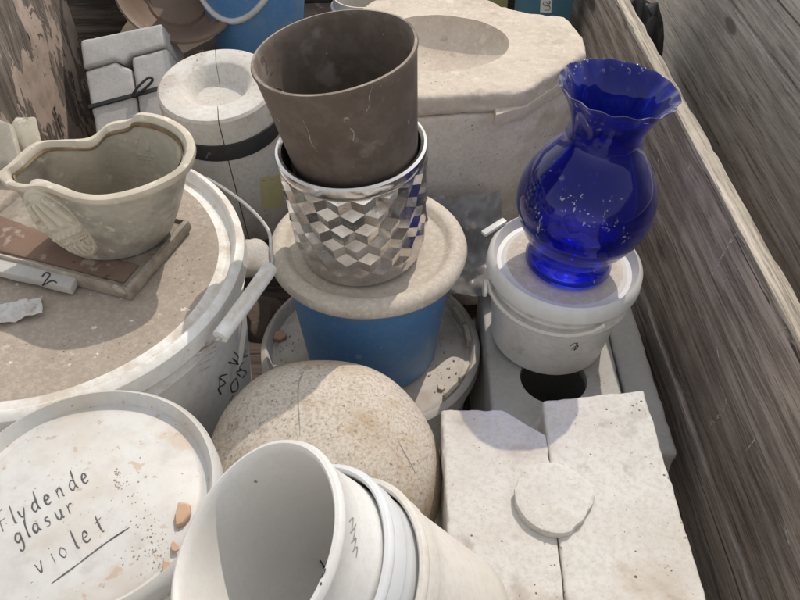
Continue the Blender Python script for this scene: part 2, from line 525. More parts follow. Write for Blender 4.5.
def blue_glass():
    n = N('cobalt_glass')
    t = n.t
    tint = (.035, .06, .62, 1)
    tr = t.nodes.new('ShaderNodeBsdfTransparent'); tr.inputs[0].default_value = (.17, .25, .92, 1)
    rf = t.nodes.new('ShaderNodeBsdfRefraction'); rf.inputs[0].default_value = (.13, .20, .88, 1); rf.inputs['IOR'].default_value = 1.4; rf.inputs['Roughness'].default_value = .03
    df = t.nodes.new('ShaderNodeBsdfDiffuse'); df.inputs[0].default_value = (.008, .014, .30, 1)
    gl = t.nodes.new('ShaderNodeBsdfGlossy'); gl.inputs[0].default_value = (1, 1, 1, 1)
    sp = n.math('MAXIMUM', n.ramp(n.noise(150, 2, .5), .64, .68), n.ramp(n.noise(1.0, 3, .6, n.mapping((230, 230, 26), (0, 0, .5))), .65, .69))
    sp = n.math('MULTIPLY', sp, n.ramp(n.noise(13, 2), .50, .64))
    n.link(n.ramp(n.noise(14, 4), .4, .7, .03, .09), gl.inputs['Roughness'])
    m1 = t.nodes.new('ShaderNodeMixShader'); m1.inputs[0].default_value = .5
    n.link(tr.outputs[0], m1.inputs[1]); n.link(rf.outputs[0], m1.inputs[2])
    m2 = t.nodes.new('ShaderNodeMixShader'); m2.inputs[0].default_value = .12
    n.link(m1.outputs[0], m2.inputs[1]); n.link(df.outputs[0], m2.inputs[2])
    fr = t.nodes.new('ShaderNodeFresnel'); fr.inputs[0].default_value = 1.36
    m3 = t.nodes.new('ShaderNodeMixShader')
    n.link(fr.outputs[0], m3.inputs[0]); n.link(m2.outputs[0], m3.inputs[1]); n.link(gl.outputs[0], m3.inputs[2])
    # dust specks and film on the glass; the upright streaks paint in highlights
    dd = t.nodes.new('ShaderNodeBsdfDiffuse'); dd.inputs[0].default_value = (.55, .53, .55, 1)
    lw = t.nodes.new('ShaderNodeLayerWeight'); lw.inputs[0].default_value = .45
    film = n.math('MULTIPLY', n.ramp(n.noise(11, 6, .6), .36, .70, .1, 1.0), n.ramp(lw.outputs['Facing'], .25, .95, .006, .24))
    m4 = t.nodes.new('ShaderNodeMixShader')
    n.link(n.math('MAXIMUM', n.math('MULTIPLY', sp, .6), film), m4.inputs[0])
    n.link(m3.outputs[0], m4.inputs[1]); n.link(dd.outputs[0], m4.inputs[2])
    n.link(n.bump(n.noise(9, 2), .15, .01), gl.inputs['Normal'])
    n.link(m4.outputs[0], n.out.inputs[0])
    return n.m
M['glass'] = blue_glass()

# ================================================================= SETTING
bm = bmesh.new()
bmesh.ops.create_grid(bm, x_segments=8, y_segments=8, size=60)
g = obj('ground', bm, M['earth'])
g.location = (0, 0, -.06)
g['kind'] = 'structure'

# ---- the crate everything lies in
def plank(name, x0, x1, y0, y1, z0, z1, m, parent, seed, bev=.004, rough=.0016, cut=.022):
    return obj(name, prism_bm(box_outline(x0, x1, y0, y1), z0, z1, bev, 2, cut, rough, seed, 16), m, parent, 50)

crate = thing('wooden_crate', 'weathered open wooden crate with worn plank sides, holding all the buckets, pots and plaster moulds', 'crate')
side = bpy.data.objects.new('side_wall', None)
COL.objects.link(side)
side.parent = crate
side.location = (.452, 0, 0)
side.rotation_euler = (0, 0, R(2.55))
up = plank('upper_plank', 0, .0215, -.35, 1.86, .262, .556, M['wood_side'], side, 1)
edge = plank('worn_sunlit_edge', -.001, .0225, -.352, 1.862, .5575, .566, M['wood_pale_edge'], side, 4, .0022, .0014, .010)
lowp = plank('lower_plank', -.004, .024, -.35, 1.86, -.03, .256, M['wood_low'], side, 2)
plank('back_plank', -.78, .40, 1.80, 1.826, .262, .56, M['wood_end'], crate, 3)
plank('back_plank', -.78, .40, 1.806, 1.832, -.03, .256, M['wood_end'], crate, 5)
lb = obj('flaking_plank', prism_bm(box_outline(-.772, -.744, .2, 1.74), -.03, .70, .004, 2, .03, .002, 6, 14), M['wood_flaking'], crate, 50)
lb['label'] = 'end board with pinkish flaking paint'
plank('floor_board', -.74, .44, -.3, 1.80, -.055, -.034, M['wood_end'], crate, 8)
for k_ in ([[(737, 233), (727, 248), (716, 268), (711, 276)], [(714, 236), (717, 246)], [(728, 395), (722, 412), (710, 425)],
                        [(717, 345), (720, 365)], [(777, 333), (788, 327), (793, 326)], [(726, 280), (715, 305)], [(658, 158), (660, 175)],
                        [(756, 438), (747, 450)], [(785, 525), (790, 548)], [(690, 165), (684, 185)]]):
    marks('chalk_scratch', [k_], [up], M['chalk'], up, .0030, .0003)

# ---- the neighbouring crate beyond
nb = thing('wooden_crate', 'grey plank side of a second crate standing beyond the right crate wall', 'crate', (.735, 0, -.05), (0, 0, R(2.2)))
for i, (z0, z1, dx) in enumerate(((.0, .27, .012), (.276, .52, 0), (.526, .80, .003))):
    o = plank('plank', dx, dx + .03, -.6, 2.6, z0, z1, M['wood_grey'], nb, 11 + i, .005)

# ================================================================= BUCKET BUILDER
def body_prof(rt, rb, h, t=.003, collar=True):
    p = [(0, 0), (rb - .006, 0), (rb, .005)]
    zc = h - .045
    rc = rb + (rt - rb) * zc / h
    p += [(rb + (rt - rb) * k / 6 * zc / h, .005 + (zc - .005) * k / 6) for k in range(1, 7)]
    if collar:
        p += [(rc + .005, zc + .001), (rc + .006, zc + .005), (rc + .0015, zc + .007), (rc + .002, zc + .018), (rc + .006, zc + .019), (rc + .0065, zc + .023), (rc + .002, zc + .025)]
    p += [(rt, h), (rt - t, h), (rb - t, .006), (0, .006)]
    return p

def lid_prof(r, h, sink=.006, rim=.012, skirt=.016):
    return [(0, h - sink), (r - rim - .014, h - sink), (r - rim - .009, h - sink - .003), (r - rim - .003, h - sink - .002),
            (r - rim + .002, h + .006), (r - rim * .55, h + .0085), (r - .002, h + .007), (r + .003, h + .002), (r + .0045, h - skirt), (r + .002, h - skirt - .001), (r + .001, h - skirt + .004)]

def bail(parent, pts, r, grip=None, m='wire', gm='plastic_white', gr=.008):
    hd = obj('handle', tube_bm(smooth_line(pts, 8), r, 8), M[m], parent)
    if grip: obj('grip', tube_bm(smooth_line(grip, 6), gr, 14), M[gm], hd)
    return hd

# ---- big tub on the left
TUB = Vector((-.457, .760, .0))
TZ = .506
tub = thing('bucket', 'large white bucket with dusty tan lid and white tube grip, carrying the cream ornamental planter', 'bucket', TUB, group='buckets with lids')
tb = obj('body', lathe_bm(body_prof(.246, .215, TZ - .004), 128, wob=.003), M['plastic_white'], tub)
tl = obj('lid', lathe_bm(lid_prof(.250, TZ, .004, .012, .02), 160, wob=.004, seed=2), M['plastic_white'], tub)
tl2 = obj('dust_layer', lathe_bm([(0, TZ - .0035), (.12, TZ - .0033), (.218, TZ - .0036), (.224, TZ - .0055), (.2, TZ - .006), (0, TZ - .006)], 128, wob=.004, seed=2), M['lid_dusty'], tl)
tub_inv = -TUB
def on(root, pts): return [Vector(p) - Vector(root.location) for p in pts]
bail(tub, on(tub, [at(186, 168, .487), at(215, 183, .49), at(245, 204, .497), at(267, 228, .506), at(271, 250, .512), at(269, 272, .518), at(224, 333, .51), at(213, 341, .495), at(190, 356, .46)]), .0024,
     on(tub, [at(270, 268, .519), at(246, 302, .516), at(220, 337, .509)]), gr=.0098)
marks('handwriting', [[(227, 374), (219, 377), (225, 383), (218, 388), (221, 394)], [(219, 377), (219, 390)], [(232, 358), (238, 364), (228, 362)], [(233, 351), (238, 357), (236, 364)],
                      [(236, 378), (231, 384), (232, 392), (238, 388), (236, 378)], [(240, 376), (236, 372), (242, 370)], [(243, 362), (239, 368), (246, 372), (242, 378)], [(246, 350), (243, 357), (248, 355)], [(233, 395), (229, 402)]],
      [tb], M['ink'], tub, .0011, .0008)
marks('printed_lines', [[(194, 352), (214, 342)], [(195, 356), (216, 346)], [(196, 361), (215, 351)], [(197, 366), (214, 357)], [(200, 371), (212, 365)]], [tb], M['ink_grey'], tub, .0007, .0006)

# ---- cream ornamental planter on the tub lid
PL = Vector((-.395, .83, TZ))
planter = thing('planter', 'cream glazed ornamental planter with boat-shaped mouth and square base plate, on the large tub', 'planter', PL, (0, 0, 0))
mouth = [(2, 172, .598), (12, 163, .602), (36, 143, .607), (62, 140, .606), (90, 138, .604), (108, 124, .612), (130, 119, .616), (140, 113, .624), (165, 118, .624), (185, 131, .621), (191, 148, .616), (182, 167, .610),
         (160, 181, .606), (130, 192, .603), (100, 197, .602), (74, 194, .602), (46, 184, .602), (22, 185, .597), (8, 181, .596)]
mo = smooth_line([at(p[0], p[1], p[2] + .040) - PL for p in mouth], 8, True)
NB = len(mo)
cb = Vector((.020, -.022, 0))
mc = sum(mo, Vector()) / NB
def planter_ring(bm, s, zf, off, dz=0):
    ring = []
    for i, p in enumerate(mo):
        d = Vector((p.x - mc.x, p.y - mc.y, 0))
        a = math.atan2(d.y, d.x)
        bot = cb + Vector((.072 * math.cos(a), .060 * math.sin(a), 0))
        q = bot.lerp(Vector((p.x, p.y, 0)), s)
        q += d.normalized() * off
        q.z = .014 + (p.z - .014) * zf + dz
        ring.append(bm.verts.new(q))
    return ring
def loft(bm, rings, closed_ends=True):
    for A, B in zip(rings, rings[1:]):
        for i in range(len(A)):
            j = (i + 1) % len(A)
            bm.faces.new((A[i], A[j], B[j], B[i]))
    if closed_ends:
        bm.faces.new(list(reversed(rings[0]))); bm.faces.new(rings[-1])
bm = bmesh.new()
sf = lambda t: .72 * math.sin(min(1, t) * math.pi / 2) ** .75 + .28 * t ** 2.2
rings = [planter_ring(bm, 0, 0, -.01)] + [planter_ring(bm, sf(t), t, -.002) for t in (0.02, .08, .16, .26, .38, .52, .66, .8, .93)]
rings += [planter_ring(bm, sf(t), t, -.008) for t in (.95, .8, .66, .52, .38, .26, .16)] + [planter_ring(bm, 0, .10, -.012)]
loft(bm, rings)
vessel = obj('vessel', bm, M['glaze_cream'], planter)
bm = bmesh.new()
rr = [planter_ring(bm, 1, .90, -.001), planter_ring(bm, 1, .92, .0035), planter_ring(bm, 1, .955, .0052), planter_ring(bm, 1, .99, .0042), planter_ring(bm, 1, 1.0, .001), planter_ring(bm, 1, 1.0, -.0045), planter_ring(bm, 1, .975, -.0075), planter_ring(bm, 1, .94, -.0085)]
rr.append(rr[0])
loft(bm, rr, False)
obj('rim', bm, M['glaze_rim'], planter)
bm = bmesh.new()
loft(bm, [planter_ring(bm, sf(.93), .945, -.0092), planter_ring(bm, sf(.93), .925, -.0108), planter_ring(bm, sf(.9), .90, -.0098)], False)
obj('rim_stain', bm, M['stain'], planter)

def plaque(name, C, E1, E2, out, hw, m, parent, depth=.010):
    ma = (E1 - E2) / 2
    L = ma.length
    ma.normalize()
    out = (out - ma * out.dot(ma)).normalized()
    mi = out.cross(ma).normalized()
    bm = bmesh.new()
    G = 34
    vs, back = {}, {}
    for i in range(-G, G + 1):
        for j in range(-G, G + 1):
            p, q = i / G, j / G
            # map the square to the disc
            x, y = p * math.sqrt(1 - q * q / 2), q * math.sqrt(1 - p * p / 2)
            rho = math.hypot(x, y)
            h = depth * (1 - rho ** 6) * .8
            if rho > .86: h += .003 * math.sin((1 - rho) / .14 * math.pi)
            else:
                fan = math.atan2(y, x + 1.25)
                if x > -.7 and x < .12: h += .0062 * abs(math.sin(fan * 7.5)) ** .8 * min(1, (.12 - x) * 7)
                if .16 < x < .34: h += .0055 * max(0, math.cos((x - .25) / .09 * math.pi / 2)) * (.35 + .65 * abs(math.sin(y * 11)))
                if .40 < x < .46: h += .004
                if x > .5: h += .004 * abs(math.sin(y * 14)) 
            h += .0006 * noise.noise(Vector((x * 9, y * 9, 2)))
            vs[i, j] = bm.verts.new(C + ma * x * L + mi * y * hw + out * h)
    for i in range(-G, G):
        for j in range(-G, G):
            bm.faces.new((vs[i, j], vs[i + 1, j], vs[i + 1, j + 1], vs[i, j + 1]))
    ed = bmesh.ops.extrude_edge_only(bm, edges=[e for e in bm.edges if len(e.link_faces) == 1])
    nv = [v for v in ed['geom'] if isinstance(v, bmesh.types.BMVert)]
    for v in nv: v.co -= out * .014
    bmesh.ops.contextual_create(bm, geom=[e for e in ed['geom'] if isinstance(e, bmesh.types.BMEdge) and len(e.link_faces) == 1])
    return obj(name, bm, m, parent, 70)
C = at(62, 222, .585) - PL
plaque('relief_plaque', C, at(96, 258, .535) - PL, at(30, 190, .635) - PL, Vector((-.25, -1, .25)), .030, M['glaze_rim'], planter)
C = at(157, 150, .615) - PL
plaque('relief_plaque', C + Vector((.0, .004, 0)), at(160, 172, .583) - PL, at(150, 125, .648) - PL, Vector((-.2, -1, .3)), .036, M['glaze_cream'], planter, .005)

# base plate: cream rim round a terracotta well
PC = at(130, 297, TZ + .003) - PL
ux, uy = Vector((-.947, .32, 0)), Vector((.34, .94, 0))
corners = [PC, PC + uy * .138, PC + uy * .138 + ux * .255, PC + ux * .255]
o2 = [(p.x, p.y) for p in corners]
plate = obj('base_plate', prism_bm(o2, .001, .013, .004, 2, .03, .0008, 3), M['plate_glaze'], planter)
cen = sum(corners, Vector()) / 4
q0, q1 = PC + uy * .010 + ux * .012, PC + ux * .245 + uy * .010
obj('bare_clay_strip', prism_bm([(p.x, p.y) for p in (q0, q0 + uy * .034, q1 + uy * .060, q1)], .008, .0155, .002, 2, .012, .0012, 7, 40), M['terracotta'], plate)
bm = bmesh.new()
ins = [cen + (p - cen) * 1.0 for p in corners]
def rail(k, z):
    pts = []
    for p in corners:
        d = (p - cen)
        q = cen + d * (1 + k / d.length)
        pts.append(bm.verts.new((q.x, q.y, z)))
    return pts
rl = [rail(.002, -.001), rail(.005, .006), rail(.003, .0165), rail(-.003, .018), rail(-.008, .0135), rail(-.008, .011)]
rl.append(rl[0])
loft(bm, rl, False)
obj('plate_rim', bm, M['plate_glaze'], planter, 60)

# ---- grey plaster wedge with a 2, propped under the planter plate
WG = at(48, 277, TZ + .002)
wedge = thing('plaster_piece', 'small grey plaster wedge marked 2, propped under the edge of the planter plate', 'plaster piece', WG, (0, 0, R(-18.7)))
bm = prism_bm([(-.085, -.022), (.05, -.018), (.044, .0075), (-.082, .0085)], 0, .0125, .003, 2, .02, .0012, 21)
wo = obj('wedge', bm, M['plaster_grey'], wedge)
marks('numeral', [[(42, 277), (46, 273), (50, 275), (45, 282), (43, 285), (52, 281), (57, 283)]], [wo], M['ink'], wedge, .0012, .0006)

# ---- ceramic fragments lying behind the planter
def shard_bm(outline, t, seed, amp=.0006):
    return prism_bm(outline, 0, t, t * .25, 1, .012, amp, seed, 60)
q = at(10, 150, TZ + .03)
fr = tag(obj('ceramic_fragment', prism_bm([(-.055, -.03), (.012, -.038), (.034, -.012), (-.012, .034), (-.05, .03)], 0, .014, .003, 2, .01, .0012, 31, 40), M['glaze_cream']), 'broken cream ceramic fragment leaning at the left edge behind the planter', 'fragment')
fr.location = q; fr.rotation_euler = (R(38), R(14), R(-25))
q = at(27, 136, TZ + .03)
fr = tag(obj('ceramic_fragment', prism_bm([(-.014, -.026), (.014, -.026), (.022, .02), (-.004, .028), (-.018, .014)], 0, .012, .003, 2, .01, .0012, 32, 40), M['glaze_rim']), 'small pale ceramic lug between the larger fragment and the flaking board', 'fragment')
fr.location = q; fr.rotation_euler = (R(40), R(-5), R(28))
# torn film on the tub
def film(name, label, cat, loc, sx, sy, amp, m, seed, rot=(0, 0, 0), sc=14, nx=26):
    bm = bmesh.new()
    bmesh.ops.create_grid(bm, x_segments=nx, y_segments=nx, size=1)
    for v in bm.verts:
        e = 1 + .18 * noise.noise(Vector((math.atan2(v.co.y, v.co.x) * 1.2, seed, 0)))
        v.co.x *= sx * e; v.co.y *= sy * e
        p = Vector((v.co.x * sc, v.co.y * sc, seed))
        v.co.z = amp * (abs(noise.noise(p)) * 1.4 + .8 * noise.noise(p * 2.3) + .3 * noise.noise(p * 6))
    r = bmesh.ops.solidify(bm, geom=bm.faces[:], thickness=.0008)
    o = obj(name, bm, m, None, 30)
    o.location = loc; o.rotation_euler = rot
    return tag(o, label, cat)
film('plastic_scrap', 'crumpled white plastic film on the large lid beside the grey wedge', 'plastic film', at(12, 312, TZ + .003), .035, .016, .006, M['plastic_lid_white'], 4, (0, 0, R(20)), 40)

# ---- front left bucket with handwriting
FZ = .516
FB = Vector((-.306, .413, .13))
fb = thing('bucket', 'white lidded bucket with violet glaze handwriting on its spotted lid', 'bucket', FB, group='buckets with lids')
h = FZ - FB.z
obj('body', lathe_bm(body_prof(.123, .106, h - .004), 96), M['plastic_white'], fb)
fl = obj('lid', lathe_bm(lid_prof(.1275, h, .005, .007, .014), 160, wob=.0015, seed=4), M['plastic_lid_white'], fb)
G = {'F': [[(.1, -.1), (.25, 1.9)], [(.2, 1.85), (1., 2.)], [(.2, .95), (.85, 1.05)]], 'l': [[(.25, 1.9), (.15, .2), (.35, 0)]],
     'y': [[(0, 1), (.15, .3), (.45, .2)], [(.8, 1.05), (.45, .1), (.1, -.9)]], 'd': [[(.75, .85), (.4, 1), (.05, .5), (.3, 0), (.7, .35)], [(.85, 2), (.75, .5), (.95, 0)]],
     'e': [[(.05, .5), (.6, .6), (.55, .95), (.3, 1), (.05, .5), (.25, .02), (.75, .15)]], 'n': [[(.05, 1), (.1, 0)], [(.1, .6), (.4, 1), (.65, .8), (.65, .1), (.8, 0)]],
     'g': [[(.75, .85), (.4, 1), (.05, .5), (.3, .05), (.7, .4)], [(.8, 1), (.75, -.5), (.4, -.95), (.1, -.7)]], 'a': [[(.7, .8), (.35, 1), (.05, .5), (.3, .02), (.65, .4)], [(.75, 1), (.7, .3), (.95, 0)]],
     's': [[(.65, .9), (.3, .95), (.25, .65), (.6, .4), (.5, .05), (.05, .05)]], 'u': [[(.05, 1), (.1, .3), (.35, 0), (.65, .3)], [(.75, 1), (.7, .2), (.9, 0)]],
     'r': [[(.1, 1), (.12, 0)], [(.12, .6), (.4, 1), (.7, .9)]], 'v': [[(0, 1), (.3, 0), (.7, 1.05)]], 'i': [[(.15, 1), (.15, 0)], [(.18, 1.5), (.22, 1.58)]],
     'o': [[(.4, 1), (.05, .5), (.35, 0), (.75, .45), (.4, 1)]], 't': [[(.35, 1.7), (.3, .2), (.5, 0)], [(0, 1.05), (.8, 1.25)]]}
def word(txt, x0, y0, x1, y1, xh, wide=1.0):
    L = math.hypot(x1 - x0, y1 - y0)
    b = ((x1 - x0) / L, (y1 - y0) / L)
    upd = (b[1], -b[0])
    ws = {'l': .55, 'i': .5, 'r': .8, 't': .8}
    tot = sum(ws.get(c, 1) for c in txt)
    s, out = 0, []
    for c in txt:
        adv = L * ws.get(c, 1) / tot
        for st in G[c]:
            q = []
            for gx, gy in st:
                X, Y = s + gx * xh * 1.0 * wide, gy * xh
                X += .12 * Y
                cx, cy = x0 + b[0] * X + upd[0] * Y, y0 + b[1] * X + upd[1] * Y
                q.append((cx / 2.727, 380 + cy / 2.727))
            out.append(q)
        s += adv
    return out
hw = marks('handwriting', word('Flydende', 6, 412, 262, 266, 26, .92) + word('glasur', 46, 448, 215, 352, 25, .95) + word('violet', 108, 530, 306, 398, 29, .95)
           + [[(140 / 2.727, 380 + 556 / 2.727), (200 / 2.727, 380 + 512 / 2.727), (290 / 2.727, 380 + 444 / 2.727), (354 / 2.727, 380 + 402 / 2.727)]], [fl], M['ink_pen'], fl, .0008, .0004)
# clay chips on that lid
chips = [(183, 516, .013, .006, 'largest pale terracotta chip on the handwritten lid, beside the tipped bucket'), (170, 571, .008, .004, 'pale terracotta chip low on the handwritten lid against the tipped bucket'),
         (176, 548, .0055, .003, 'tiny terracotta chip between two larger ones on the handwritten lid')]
for i, (u, v, r, t, lab) in enumerate(chips):
    k = 6
    ol = [(r * (1 + .35 * random.uniform(-1, 1)) * math.cos(2 * math.pi * j / k) * .8, r * (1 + .3 * random.uniform(-1, 1)) * math.sin(2 * math.pi * j / k) * 1.25) for j in range(k)]
    o = tag(obj('clay_chip', shard_bm(ol, t, 40 + i), M['terracotta_pale']), lab, 'clay chip', 'terracotta chips on the lids')
    o.location = at(u, v, FZ - .004); o.rotation_euler = (R(4), R(-6), R(20 * i))

# ---- lower white tub with dirty lid and the blue bucket on top
LT = Vector((-.046, .845, -.03))
LZ = .255
lt = thing('bucket', 'low white bucket with dirt-strewn lid underneath the blue bucket', 'bucket', LT, group='buckets with lids')
h = LZ - LT.z
obj('body', lathe_bm(body_prof(.163, .142, h - .004), 96), M['plastic_white'], lt)
ll = obj('lid', lathe_bm(lid_prof(.169, h, .010, .010, .016), 144, wob=.002, seed=9), M['lid_dirty'], lt)
for a in (-38, -22, 8, 24):
    bm = prism_bm(box_outline(-.004, .004, -.017, .017), -.014, .006, .0015, 2)
    t_ = obj('lid_tab', bm, M['lid_cream'], ll)
    t_.location = (.155 * math.cos(R(a)), .155 * math.sin(R(a)), h + .002); t_.rotation_euler = (0, 0, R(a))
for i, (u, v, r) in enumerate(((280, 337, .011), (292, 372, .005), (441, 388, .007))):
    k = 5
    ol = [(r * (1 + .3 * random.uniform(-1, 1)) * math.cos(2 * math.pi * j / k), r * (1 + .3 * random.uniform(-1, 1)) * math.sin(2 * math.pi * j / k)) for j in range(k)]
    o = tag(obj('clay_chip', shard_bm(ol, r * .6, 50 + i), M['terracotta_pale' if i < 2 else 'plaster_tan']),
            ['brown chip on the dirty lid left of the blue bucket', 'smallest brown crumb on the dirty lid near the mottled dome', 'tan crumb on the dirty lid right of the blue bucket'][i], 'clay chip', 'terracotta chips on the lids')
    o.location = at(u, v, LZ - .009); o.rotation_euler = (R(8), R(5), R(33 * i))

BB = Vector((-.045, .852, LZ - .009))
bb = thing('bucket', 'blue bucket with dusty cream lid, carrying the silver pot', 'bucket', BB, group='buckets with lids')
h = .462 - BB.z
obj('body', lathe_bm(body_prof(.121, .102, h - .012, collar=False), 96), M['plastic_blue'], bb)
obj('lid', lathe_bm([(0, h - .006), (.105, h - .006), (.110, h - .004), (.114, h + .003), (.120, h + .006), (.128, h + .0055), (.136, h + .001), (.1395, h - .008), (.138, h - .013), (.132, h - .012), (.124, h - .014)], 128, wob=.0025, seed=14), M['lid_cream'], bb)

# ---- silver faceted pot
SP = Vector((-.052, .846, .457))
sp = thing('plant_pot', 'shiny silver plant pot with faceted cube pattern, on the blue bucket lid', 'plant pot', SP, (R(1), R(-3), 0))
SH = .176
def srad(z): return .0785 + .0095 * min(1, max(0, z) / .045) ** .55 + .0055 * max(0, z / SH)
def facets():
    """tumbling-block relief: every rhombus is its own slightly curved mirror facet"""
    bm = bmesh.new()
    cols, rows = 19, 10
    a = 1 / math.sqrt(3)
    unit = 2 * math.pi * .088 / cols
    z0 = .010
    V = {}
    rnd = random.Random(3)
    def get(kind, i2, row):
        key = (kind, i2 % (2 * cols), row)
        if key not in V:
            z = z0 + (row * 1.5 * a + {'V': 0, 'A': a, 'B': -a}[kind]) * unit
            th = (i2 % (2 * cols)) / 2 / cols * 2 * math.pi + .1
            fade = max(0, min(1, (z - .004) / .03)) * max(0, min(1, (SH - .014 - z) / .010))
            zc = max(.006, min(SH - .016, z))
            r = srad(zc) + ({'V': .0004, 'A': .0031, 'B': -.0031}[kind] + rnd.uniform(-.0006, .0006)) * fade
            V[key] = Vector((r * math.cos(th), r * math.sin(th), zc))
        return V[key]
    for row in range(-1, rows + 1):
        for c in range(cols):
            i2 = 2 * c + (row % 2)
            for f in ([('V', i2, row), ('A', i2 + 1, row - 1), ('V', i2 + 2, row), ('B', i2 + 1, row + 1)],
                      [('V', i2, row), ('B', i2 + 1, row + 1), ('V', i2 + 1, row + 1), ('A', i2, row)],
                      [('V', i2, row), ('A', i2, row), ('V', i2 - 1, row + 1), ('B', i2 - 1, row + 1)]):
                p = [get(*k) for k in f]
                if max(q.z for q in p) - min(q.z for q in p) < 1e-4: continue
                K = 3
                g_ = [[bm.verts.new(p[0].lerp(p[1], i / K).lerp(p[3].lerp(p[2], i / K), j / K)) for j in range(K + 1)] for i in range(K + 1)]
                for i in range(K):
                    for j in range(K):
                        q = [g_[i][j], g_[i + 1][j], g_[i + 1][j + 1], g_[i][j + 1]]
                        fc = bm.faces.new(q)
                        fc.normal_update()
                        cc = fc.calc_center_median()
                        if fc.normal.dot(Vector((cc.x, cc.y, 0))) < 0: fc.normal_flip()
                        fc.smooth = True
    return bm
fbm = facets()
fme = bpy.data.meshes.new('body')
fbm.to_mesh(fme); fbm.free()
fme.materials.append(M['silver'])
fo = bpy.data.objects.new('body', fme)
COL.objects.link(fo)
fo.parent = sp
obj('rim', lathe_bm([(srad(SH) - .004, SH - .022), (srad(SH) + .001, SH - .015), (srad(SH) + .0025, SH - .008), (srad(SH) + .0015, SH - .001), (srad(SH) - .002, SH + .001), (srad(SH) - .006, SH - .001), (srad(SH) - .0075, SH - .012), (.0735, .02), (0, .014), (0, .0), (.068, 0.0), (.0775, .0022), (.0815, .007), (.0805, .012)], 96), M['silver'], sp)

# ---- brown clay pot inside it
BP = SP + Vector((.0165, 0, .018))
bp = tag(obj('flower_pot', lathe_bm([(0, 0), (.056, 0), (.060, .004), (.0925, .277), (.0945, .2835), (.0935, .2865), (.0905, .287), (.0885, .284), (.087, .277), (.054, .012), (0, .010)], 112, wob=.0012, seed=5), M['clay_brown']),
         'matt brown tapered clay flower pot standing inside the silver pot', 'flower pot')
bp.location = BP; bp.rotation_euler = (R(.5), R(-8), 0)
bp.scale = (1.03, 1.03, 1.0)
view = [bp]
for k_ in ([(303, 120), (309, 133), (311, 142), (318, 152)], [(373, 85), (369, 97), (370, 104), (366, 112)], [(350, 128), (354, 133), (353, 141)], [(276, 88), (281, 89), (284, 94)]):
    marks('scratch', [k_], [bp], M['ink_grey'], bp, .00045, .0002)

# ---- round mottled plaster dome
DM = Vector((-.092, .542, .357))
prof = []
for k in range(25):
    t = -math.pi / 2 + math.pi * k / 24
    prof.append((.1445 * abs(math.cos(t)) ** .8 if 0 < k < 24 else 0, .118 * math.sin(t)))
dome = tag(obj('plaster_dome', lathe_bm(prof, 96, wob=.006, seed=3), M['plaster_mottled'], sharp=80), 'rounded brown-mottled plaster dome with a fine seam, in front of the blue bucket', 'plaster dome')
dome.location = DM; dome.rotation_euler = (R(9), R(3), R(10))
marks('seam', [[(304, 371), (299, 382), (298, 398), (299, 416), (300, 436)]], [dome], M['ink_grey'], dome, .0007, .0002)
marks('crack', [[(398, 440), (404, 452), (411, 464), (416, 474)]], [dome], M['ink_grey'], dome, .0006, .0002)
bm = bmesh.new()

# ---- tipped stack of nested buckets in front
A = (Vector((.610, .083, -.788))).normalized()
rot = (-A).to_track_quat('Z', 'Y').to_euler()
MC = Vector((-.1154, .2996, .629))
def tipped(k, off, rt, rb, L, m, label, shift=(0, 0, 0)):
    t = thing('bucket', label, 'bucket', MC + A * off + Vector(shift) , rot, 'nested open buckets in front')
    rim_r = .005
    p = [(0, -L), (rb - .008, -L), (rb, -L + .006)]
    p += [(rb + (rt - .0022 - rb) * j / 8, -L + .006 + (L - .036) * j / 8) for j in range(1, 9)]
    p += [(rt - .001, -.028), (rt + .001, -.024)] if k else [(rt - .0018, -.03)]
    p += [(rt + .0005, -.010), (rt + .003, -.008), (rt + .0045, -.004), (rt + .003, 0), (rt, .001), (rt - .0025, -.001), (rt - .004, -.008)]
    p += [(rb - .003 + (rt - .0022 - rb) * j / 8, -L + .009 + (L - .03) * j / 8) for j in range(8, -1, -1)] + [(0, -L + .009)]
    o = obj('body', lathe_bm(p, 128, wob=.0012, seed=k), m, t, 50)
    return t, o
t1, b1 = tipped(0, 0, .0868, .0778, .175, M['plastic_dusty_white'], 'innermost white bucket of the tipped stack, its dusty inside showing')
t2, b2 = tipped(1, .0567, .0885, .0775, .163, M['plastic_bluish'], 'bluish white bucket in the middle of the tipped stack')
t3, b3 = tipped(2, .097, .0915, .0780, .165, M['plastic_cream'], 'dusty cream outermost bucket of the tipped stack, beside the plaster block')
marks('faded_writing', [[(349, 522), (353, 518), (352, 530), (356, 524)], [(350, 533), (355, 529), (353, 540)], [(351, 543), (356, 538), (354, 549)], [(352, 552), (357, 547), (356, 558)]], [b1], M['ink_grey'], t1, .0006, .0003)
marks('black_mark', [[(320, 560), (325, 570), (321, 578)], [(323, 573), (321, 585)]], [b1], M['ink'], t1, .0014, .0003)

# ---- plaster block mould front right
bk = thing('plaster_mould', 'white rectangular two-part plaster mould with a round plug on its top, front right', 'plaster mould')
obj('mould_half', prism_bm([(.052, .20), (.1598, .20), (.1650, .354), (.1740, .557), (.123, .593), (.050, .592)], .10, .420, .0035, 3, .010, .0016, 61, 30), M['plaster_white'], bk, 50)
obj('mould_half', prism_bm([(.1606, .20), (.309, .20), (.302, .622), (.1752, .604), (.1658, .354)], .10, .4218, .0035, 3, .010, .0014, 62, 30), M['plaster_white'], bk, 50)
c = at(553, 499, .425)
ol = []
for j in range(30):
    a = 2 * math.pi * j / 30
    r = .0425 + (.0035 if abs(a - .15) < .3 else 0) - (.004 if 5.2 < a < 5.9 else 0)
    ol.append((c.x + r * math.cos(a), c.y + r * math.sin(a) * 1.05))
obj('round_plug', prism_bm(ol, .419, .431, .003, 2, .008, .0014, 63, 40), M['plaster_white'], bk, 50)

